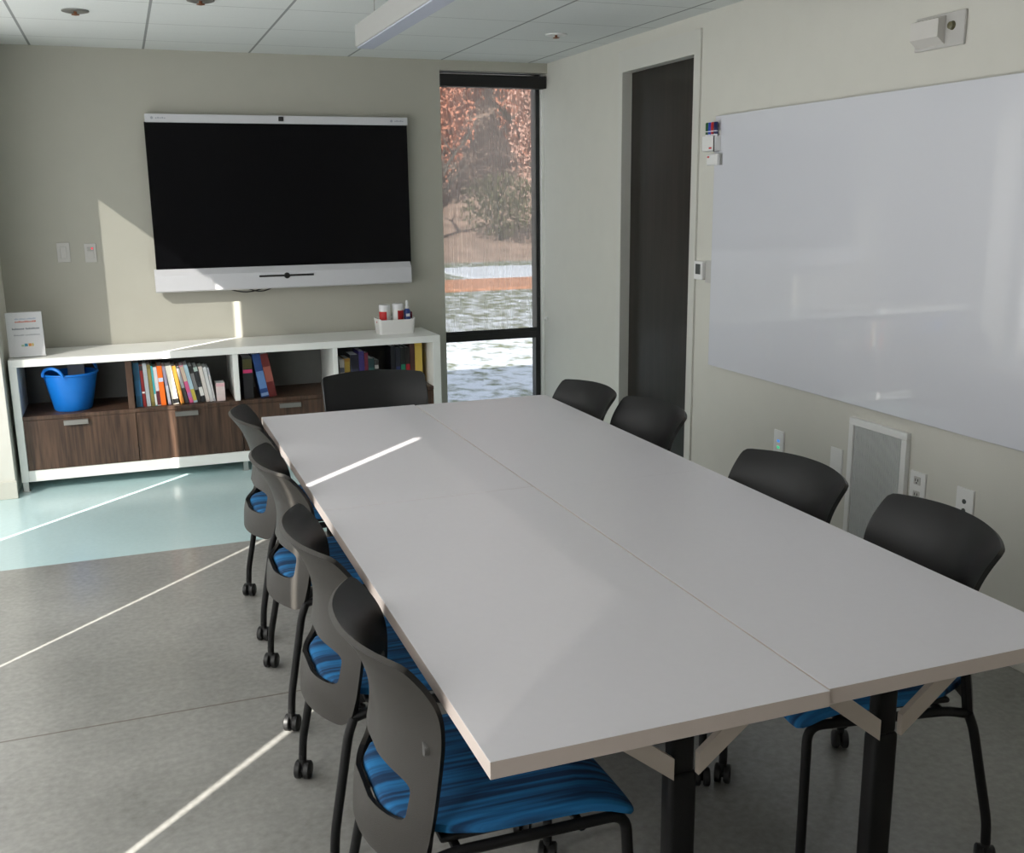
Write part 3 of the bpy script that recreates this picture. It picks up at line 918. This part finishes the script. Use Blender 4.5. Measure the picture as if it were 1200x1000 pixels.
rr = random.Random(4)
printing('heading', words(-.048, .060, .212, .008, (3, 5, 7), rr), mat('blue_grey_print', (.40, .46, .58), .6))
printing('title', words(-.048, .060, .196, .009, (11,), rr), mat('orange_red_print', (.62, .16, .10), .6))
printing('text_line', words(-.066, .074, .156, .010, (8, 9), rr), mat('dark_print', (.20, .22, .25), .6))
printing('text_line', words(-.060, .074, .122, .008, (7, 10), rr), mat('mid_print', (.40, .41, .44), .6))
for x0, x1, c in ((-.026, -.012, (.35, .50, .30)), (-.010, .006, (.05, .30, .42)), (.010, .026, (.75, .30, .05)), (.028, .036, (.70, .55, .12))):
    printing('emblem', [(x0, x1, .062, .078 if c[0] != .35 else .072)], mat('emblem_print', c, .6))

# ---- white bin with wipes
bn = empty('storage_bin', (1.59, 6.41, CT), label='small white open bin holding wipes and a spray bottle on the credenza', cat='bin')
bm = B()
def rr_ring(hx, hy, z, r, n=6):
    pts = []
    for cx, cy, a0 in ((hx - r, hy - r, 0), (-hx + r, hy - r, 90), (-hx + r, -hy + r, 180), (hx - r, -hy + r, 270)):
        for i in range(n + 1):
            a = math.radians(a0 + 90 * i / n); pts.append(Vector((cx + r * math.cos(a), cy + r * math.sin(a), z)))
    return pts
def dip(ring, zside, zmid):
    out = []
    for p in ring:
        t = max(0, min(1, (abs(p.x) - .075) / .035))
        out.append(Vector((p.x, p.y, zmid + (zside - zmid) * t if p.y < 0 else zside)))
    return out
outer0 = rr_ring(.112, .068, 0, .02); outer1 = dip(rr_ring(.122, .075, .1, .022), .100, .074)
inner1 = dip(rr_ring(.118, .071, .1, .020), .100, .074); inner0 = rr_ring(.108, .064, .004, .018)
ring_loft(bm, [outer0, outer1, inner1, inner0], True, True)
obj('bin', bm, M['white_plastic'], bn, True)
bm = B(); lathe(bm, [(.006, 0), (.006, .002)], (-.1235, -.03, .078), 10, 'X'); obj('red_sticker', bm, M['red'], bn)
def canister(x, y, r, h, label, lc, a0, a1):
    c = empty('wipes_canister', (x, y, CT + .0045), label=label, cat='canister', group='wipes canisters in the white bin')
    bm = B(); lathe(bm, [(r * .94, 0), (r, .006), (r, h), (r * .9, h + .004)], n=28); obj('body', bm, M['white_plastic'], c, True)
    bm = B()
    n = 20
    rings = [[Vector(((r + .0006) * math.cos(a0 + (a1 - a0) * i / n), (r + .0006) * math.sin(a0 + (a1 - a0) * i / n), z)) for i in range(n + 1)] for z in (.012, h * .93)]
    ring_loft(bm, rings, False, False); obj('red_wrap', bm, lc, c, True)
    bm = B(); lathe(bm, [(r * 1.01, h), (r * 1.01, h + .026), (r * .9, h + .031), (r * .3, h + .033), (0, h + .033)], n=28, caps=False); obj('lid', bm, M['paper'], c, True)
canister(1.527, 6.405, .036, .148, 'white wipes canister with a bright red label at the left of the bin', M['red'], math.radians(180), math.radians(275))
canister(1.612, 6.405, .036, .152, 'white wipes canister with broad dark red panels in the middle of the bin', mat('dark_red_label', (.40, .008, .01), .45), math.radians(255), math.radians(360))
sb = empty('spray_bottle', (1.672, 6.400, CT + .0045), label='dark blue bottle with a white pointed cap at the right of the bin', cat='bottle')
bm = B(); lathe(bm, [(.018, 0), (.021, .005), (.021, .135), (.012, .150)], n=22); o = obj('body', bm, M['navy'], sb, True)
bm = B(); box(bm, -.012, .012, -.0222, -.018, .100, .118, .001); obj('white_label', bm, M['paper'], sb)
bm = B(); lathe(bm, [(.012, .150), (.012, .162), (.009, .166), (.009, .192), (.006, .202)], n=18); obj('cap', bm, M['paper'], sb, True)
mr = empty('marker', (1.700, 6.41, CT + .006), label='dark red capped marker standing at the right edge of the bin', cat='marker')
bm = B(); lathe(bm, [(.007, 0), (.007, .085)], n=12); obj('barrel', bm, M['paper'], mr, True)
bm = B(); lathe(bm, [(.008, .085), (.008, .122), (.005, .126)], n=12); obj('cap', bm, mat('maroon_cap', (.16, .008, .03), .4), mr, True)

# ------------------------------------------------------------------ tables
TT, TH = .74, .031
def make_table(x0, x1, y0, y1, label, legs):
    xc, yc = (x0 + x1) / 2, (y0 + y1) / 2
    t = empty('table', (xc, yc, 0), label=label, cat='table', group='flip top tables pushed together')
    hx, hy = (x1 - x0) / 2, (y1 - y0) / 2
    bm = B(); box(bm, -hx, hx, -hy, hy, TT - TH, TT, .0005, 1)
    for f in bm.faces:
        f.normal_update()
        f.material_index = 0 if abs(f.normal.z) > .5 else 1
    obj('tabletop', bm, [M['table'], M['edge']], t)
    for lx, ly in legs:
        lx -= xc; ly -= yc
        bm = B()
        box(bm, lx - .031, lx + .031, ly - .021, ly + .021, .06, .505, .012, 3)
        box(bm, lx - .026, lx + .026, ly - .017, ly + .017, .50, TT - TH - .01, .010, 3)
        box(bm, lx - .055, lx + .055, ly - .04, ly + .04, TT - TH - .022, TT - TH)
        l = obj('leg', bm, M['black_metal'], t, True)
        bm = B(); box(bm, lx - .24 if lx < .05 else lx - .27, lx + .24 if lx < .05 else lx + .27, ly - .022, ly + .022, .028, .062, .008)
        for s in (-1, 1):
            lathe(bm, [(.018, 0), (.018, .012), (.008, .014), (.008, .03)], (lx + s * .215, ly, 0), 14)
        obj('foot', bm, M['black_metal'], l, True)
        for s in (-1, 1):
            bm = B()
            a = (lx + s * .027, .520); b_ = (lx + s * .285, TT - TH - .002)
            prism(bm, [(a[0], a[1] - .020), (a[0], a[1] + .026), (b_[0] - s * .055, b_[1]), (b_[0] + s * .006, b_[1])], ly - .028, ly - .014, 'Y')
            obj('brace', bm, M['brace'], l)
        bm = B(); 
    return t
make_table(.466, 1.1040, 1.368, 2.789, 'white topped table at the near left of the group, its corner nearest the viewer', [(.93, 1.585), (.80, 2.58)])
make_table(.466, 1.1040, 2.791, 4.158, 'white topped table at the far left of the group, crossed by the streak of sunlight', [(.80, 3.0), (.80, 3.95)])
make_table(1.1075, 1.698, 1.374, 2.7600, 'white topped table at the near right of the group, below the whiteboard', [(1.395, 1.56), (1.40, 2.55)])
make_table(1.1075, 1.698, 2.7605, 4.144, 'white topped table at the far right of the group, nearest the brown door', [(1.40, 2.97), (1.40, 3.93)])

# ------------------------------------------------------------------ chairs
XS = [(.36, .078), (.425, .087), (.494, .096), (.578, .104), (.645, .109), (.70, .104), (.75, .083), (.80, .045), (.82, .027), (.86, -.01)]
DP = [(.36, .090), (.44, .096), (.50, .085), (.54, .073), (.60, .069), (.72, .082), (.81, .070)]
def shell_p(u, z):
    k = min(1.2, abs(u) / .235)
    sm = lambda tab: sum(w_ * interp(z + d_, tab) for d_, w_ in ((-.022, .2), (-.011, .2), (0, .2), (.011, .2), (.022, .2)))
    return Vector((sm(XS) - sm(DP) * (1 - k ** 2.2), u, z))
def shell_bm():
    bm = B()
    Nn = 160; Mr = 18
    # outer outline in (u, z) (rounded), inner opening outline
    def hw(z): return interp(z, [(.375, .212), (.45, .222), (.58, .228), (.70, .234), (.80, .235), (.82, .235)])
    def outer(a):
        # ray from the opening centre to a box with rounded corners, then widths per height
        c, s = math.cos(a), math.sin(a)
        H0, H1, Wd = .127, .310, .235
        k = min(Wd / max(1e-6, abs(c)), (H1 if s > 0 else H0) / max(1e-6, abs(s)))
        px, pz = c * k, s * k
        hh = H1 if pz > 0 else H0
        r = .014 if pz > 0 else .035
        qx, qz = abs(px) - (Wd - r), abs(pz) - (hh - r)
        if qx > 0 and qz > 0:
            # project to the corner arc
            L = math.hypot(qx, qz)
            px = math.copysign(Wd - r + qx / L * r, px); pz = math.copysign(hh - r + qz / L * r, pz)
        z = .500 + pz
        u = px / Wd * hw(z)
        if pz > 0: z += .008 * (1 - (px / Wd) ** 2) * (pz / H1) ** 4
        return u, z
    def inner(a):
        c, s = math.cos(a), math.sin(a)
        e = 2 / 6.0
        px = math.copysign(abs(c) ** e, c); pz = math.copysign(abs(s) ** e, s)
        return px * .172, .502 + pz * .042
    # angles spaced evenly along the outer outline
    fine = [2 * PI * k / 2000 for k in range(2001)]
    pts = [outer(a) for a in fine]
    cum = [0]
    for p, q in zip(pts, pts[1:]): cum.append(cum[-1] + math.hypot(p[0] - q[0], p[1] - q[1]) + .00008)
    ANG = []
    kk = 0
    for i in range(Nn):
        t = cum[-1] * (i + .5) / Nn
        while cum[kk + 1] < t: kk += 1
        ANG.append(fine[kk])
    rings = []
    for j in range(Mr + 1):
        t = j / Mr
        ring = []
        for i in range(Nn):
            a = ANG[i]
            ua, za = inner(a); ub, zb = outer(a)
            # angle-matched blending: re-aim inner point angle
            u = ua + (ub - ua) * t; z = za + (zb - za) * t
            ring.append(shell_p(u, z))
        rings.append(ring)
    ring_loft(bm, rings, True, False)
    bmesh.ops.recalc_face_normals(bm, faces=bm.faces[:])
    # thickness
    geom = bmesh.ops.solidify(bm, geom=bm.faces[:], thickness=.011)
    bmesh.ops.recalc_face_normals(bm, faces=bm.faces[:])
    for f in bm.faces:
        f.normal_update()
        f.material_index = 1 if f.normal.x > .15 else 0
    return bm

def seat_bm():
    bm = B()
    rings = []
    n = 28
    xsn = [.012, .015, .022, .04, .07, .12, .18, .26, .34, .40, .44, .465, .483, .493, .498]
    for x in xsn:
        e = min(1, (x - .012) / .03); e2 = min(1, (.498 - x) / .03)
        f = math.sqrt(max(0, 1 - (1 - min(e, e2)) ** 2))
        hw = interp(x, [(.012, .10), (.04, .148), (.08, .178), (.14, .208), (.2, .222), (.498, .224)]) * (.86 + .14 * f)
        th = .020 * (.35 + .65 * f)
        zc = .446 - (max(0, x - .37) / .12) ** 2 * .034 + .004 * max(0, (.14 - x) / .13)
        ring = []
        for i in range(n):
            a = 2 * PI * i / n
            c, s = math.cos(a), math.sin(a)
            px = math.copysign(abs(c) ** .45, c); pz = math.copysign(abs(s) ** .6, s)
            ring.append((x, px * hw, zc + pz * th - .010 * (1 - abs(px)) * (1 if s > 0 else 0)))
        rings.append(ring)
    ring_loft(bm, rings, True, True)
    return bm

def caster_bm(x, y):
    bm = B()
    for s in (-1, 1):
        lathe(bm, [(.0, .0035 * s), (.022, .0035 * s), (.026, .007 * s), (.026, .019 * s), (.022, .022 * s), (.0, .022 * s)], (x, y, .026), 18, 'Y', caps=False)
    lathe(bm, [(.012, -.006), (.012, .006)], (x, y, .026), 10, 'Y')
    box(bm, x - .010, x + .010, y - .005, y + .005, .026, .060, .002)
    lathe(bm, [(.011, .050), (.011, .075)], (x, y, 0), 12)
    T = Matrix.Translation((x, y, 0)) @ Matrix.Rotation(math.radians(62), 4, 'Z') @ Matrix.Translation((-x, -y, 0))
    for v in bm.verts: v.co = T @ v.co
    return bm

def make_chair():
    t = empty('conference_chair')
    tag(t, cat='chair', group='blue seated conference chairs around the table')
    sh = obj('backrest', shell_bm(), [M['shell'], M['inner']], t, True)
    for s in (-1, 1):
        p = shell_p(.20 * s, .625)
        bm = B(); lathe(bm, [(.0, -.0145), (.013, -.0145), (.014, -.0125), (.014, .004)], (p.x, p.y, p.z), 16, 'X')
        obj('pivot_cap', bm, M['cap'], sh, True)
    st = obj('seat', seat_bm(), M['fabric'], t, True)
    bm = B(); box(bm, .10, .43, -.195, .195, .418, .432, .006)
    obj('seat_pan', bm, M['black'], st)
    bm = B()
    for s in (-1, 1):
        u = .216 * s
        tube(bm, fillet([(.06, u * .98, .395), (.12, u, .412), (.40, u, .412)], .03), .0115, 10)
        tube(bm, fillet([(.068, u * .97, .400), (.078, u * .97, .47), (.088, u * .97, .60)], .03), .0085, 10)
    tube(bm, [(.13, -.216, .408), (.13, .216, .408)], .0095, 10)
    tube(bm, [(.38, -.216, .404), (.38, .216, .404)], .0095, 10)
    obj('seat_frame', bm, M['black_metal'], t, True)
    for s in (-1, 1):
        u = .216 * s; f = .235 * s
        bm = B(); tube(bm, fillet([(.066, u, .40), (.05, u * 1.01, .36), (.004, f, .12), (.0, f, .06)], .05), .0115, 10)
        l = obj('leg', bm, M['black_metal'], t, True)
        obj('caster', caster_bm(0, f), M['black'], l, True)
        bm = B(); tube(bm, fillet([(.39, u, .412), (.472, u, .412), (.483, f, .12), (.483, f, .06)], .055), .0115, 10)
        l = obj('leg', bm, M['black_metal'], t, True)
        obj('caster', caster_bm(.483, f), M['black'], l, True)
    return t
ch0 = make_chair()
spots = [
 (.368, 3.89, 0, 'black chair on the left side, farthest along towards the credenza'),
 (.362, 3.18, 0, 'black chair on the left side, second from the credenza, with sunlight on its back'),
 (.350, 2.43, 0, 'black chair on the left side, second nearest the viewer'),
 (.362, 1.84, -1, 'left side black chair nearest the viewer, its blue seat under the table corner'),
 (1.819, 3.88, 182, 'black chair on the right side standing between the tall window and the brown door'),
 (1.884, 3.42, 180.5, 'black chair on the right side standing in front of the brown door'),
 (1.845, 2.48, 183, 'black chair on the right side, left of the wall grille'),
 (1.872, 1.898, 170, 'black chair on the right side, nearest the viewer, right of the wall grille'),
 (1.03, 4.615, -93, 'black chair at the far end of the table in front of the credenza'),
]
for k, (x, y, rz, lab) in enumerate(spots):
    c = ch0 if k == 0 else copy_tree(ch0)
    c.location = (x, y, 0); c.rotation_euler = (0, 0, math.radians(rz)); c['label'] = lab

# ------------------------------------------------------------------ light
EL = math.radians(30.1)
sun = bpy.data.lights.new('sun', 'SUN'); sun.energy = 30; sun.angle = math.radians(.53); sun.color = (1, .96, .90)
so = bpy.data.objects.new('sun', sun); COL.objects.link(so)
d = Vector((math.cos(EL) * .7071, math.cos(EL) * .7071, -math.sin(EL)))
so.rotation_euler = d.to_track_quat('-Z', 'Y').to_euler()
W = bpy.data.worlds.new('sky'); S.world = W; W.use_nodes = True
bg = W.node_tree.nodes['Background']
bg.inputs[0].default_value = (.80, .88, 1, 1); bg.inputs[1].default_value = 3.6

# ------------------------------------------------------------------ camera
f, yaw, pit, rol = 1201.94644, .356147109, .220615538, .0116075593
cam = bpy.data.cameras.new('camera'); co = bpy.data.objects.new('camera', cam); COL.objects.link(co)
cam.sensor_fit = 'HORIZONTAL'; cam.sensor_width = 36; cam.lens = f / 1200 * 36
cam.clip_start = .05; cam.clip_end = 300
fw = Vector((math.sin(yaw) * math.cos(pit), math.cos(yaw) * math.cos(pit), -math.sin(pit)))
rt = Vector((math.cos(yaw), -math.sin(yaw), 0)); dn = fw.cross(rt)
r2 = rt * math.cos(rol) + dn * math.sin(rol); d2 = -rt * math.sin(rol) + dn * math.cos(rol)
Mx = Matrix((r2, -d2, -fw)).transposed().to_4x4()
Mx.translation = Vector((0, 0, 1.6))
co.matrix_world = Mx
S.camera = co
S.view_settings.view_transform = 'Standard'; S.view_settings.look = 'None'; S.view_settings.gamma = 1
S.view_settings.use_curve_mapping = False
S.view_settings.exposure = -.26
S.cycles.use_denoising = True
S.cycles.max_bounces = 12; S.cycles.diffuse_bounces = 6; S.cycles.transparent_max_bounces = 16
S.cycles.sample_clamp_indirect = 8
S.cycles.caustics_reflective = False; S.cycles.caustics_refractive = False
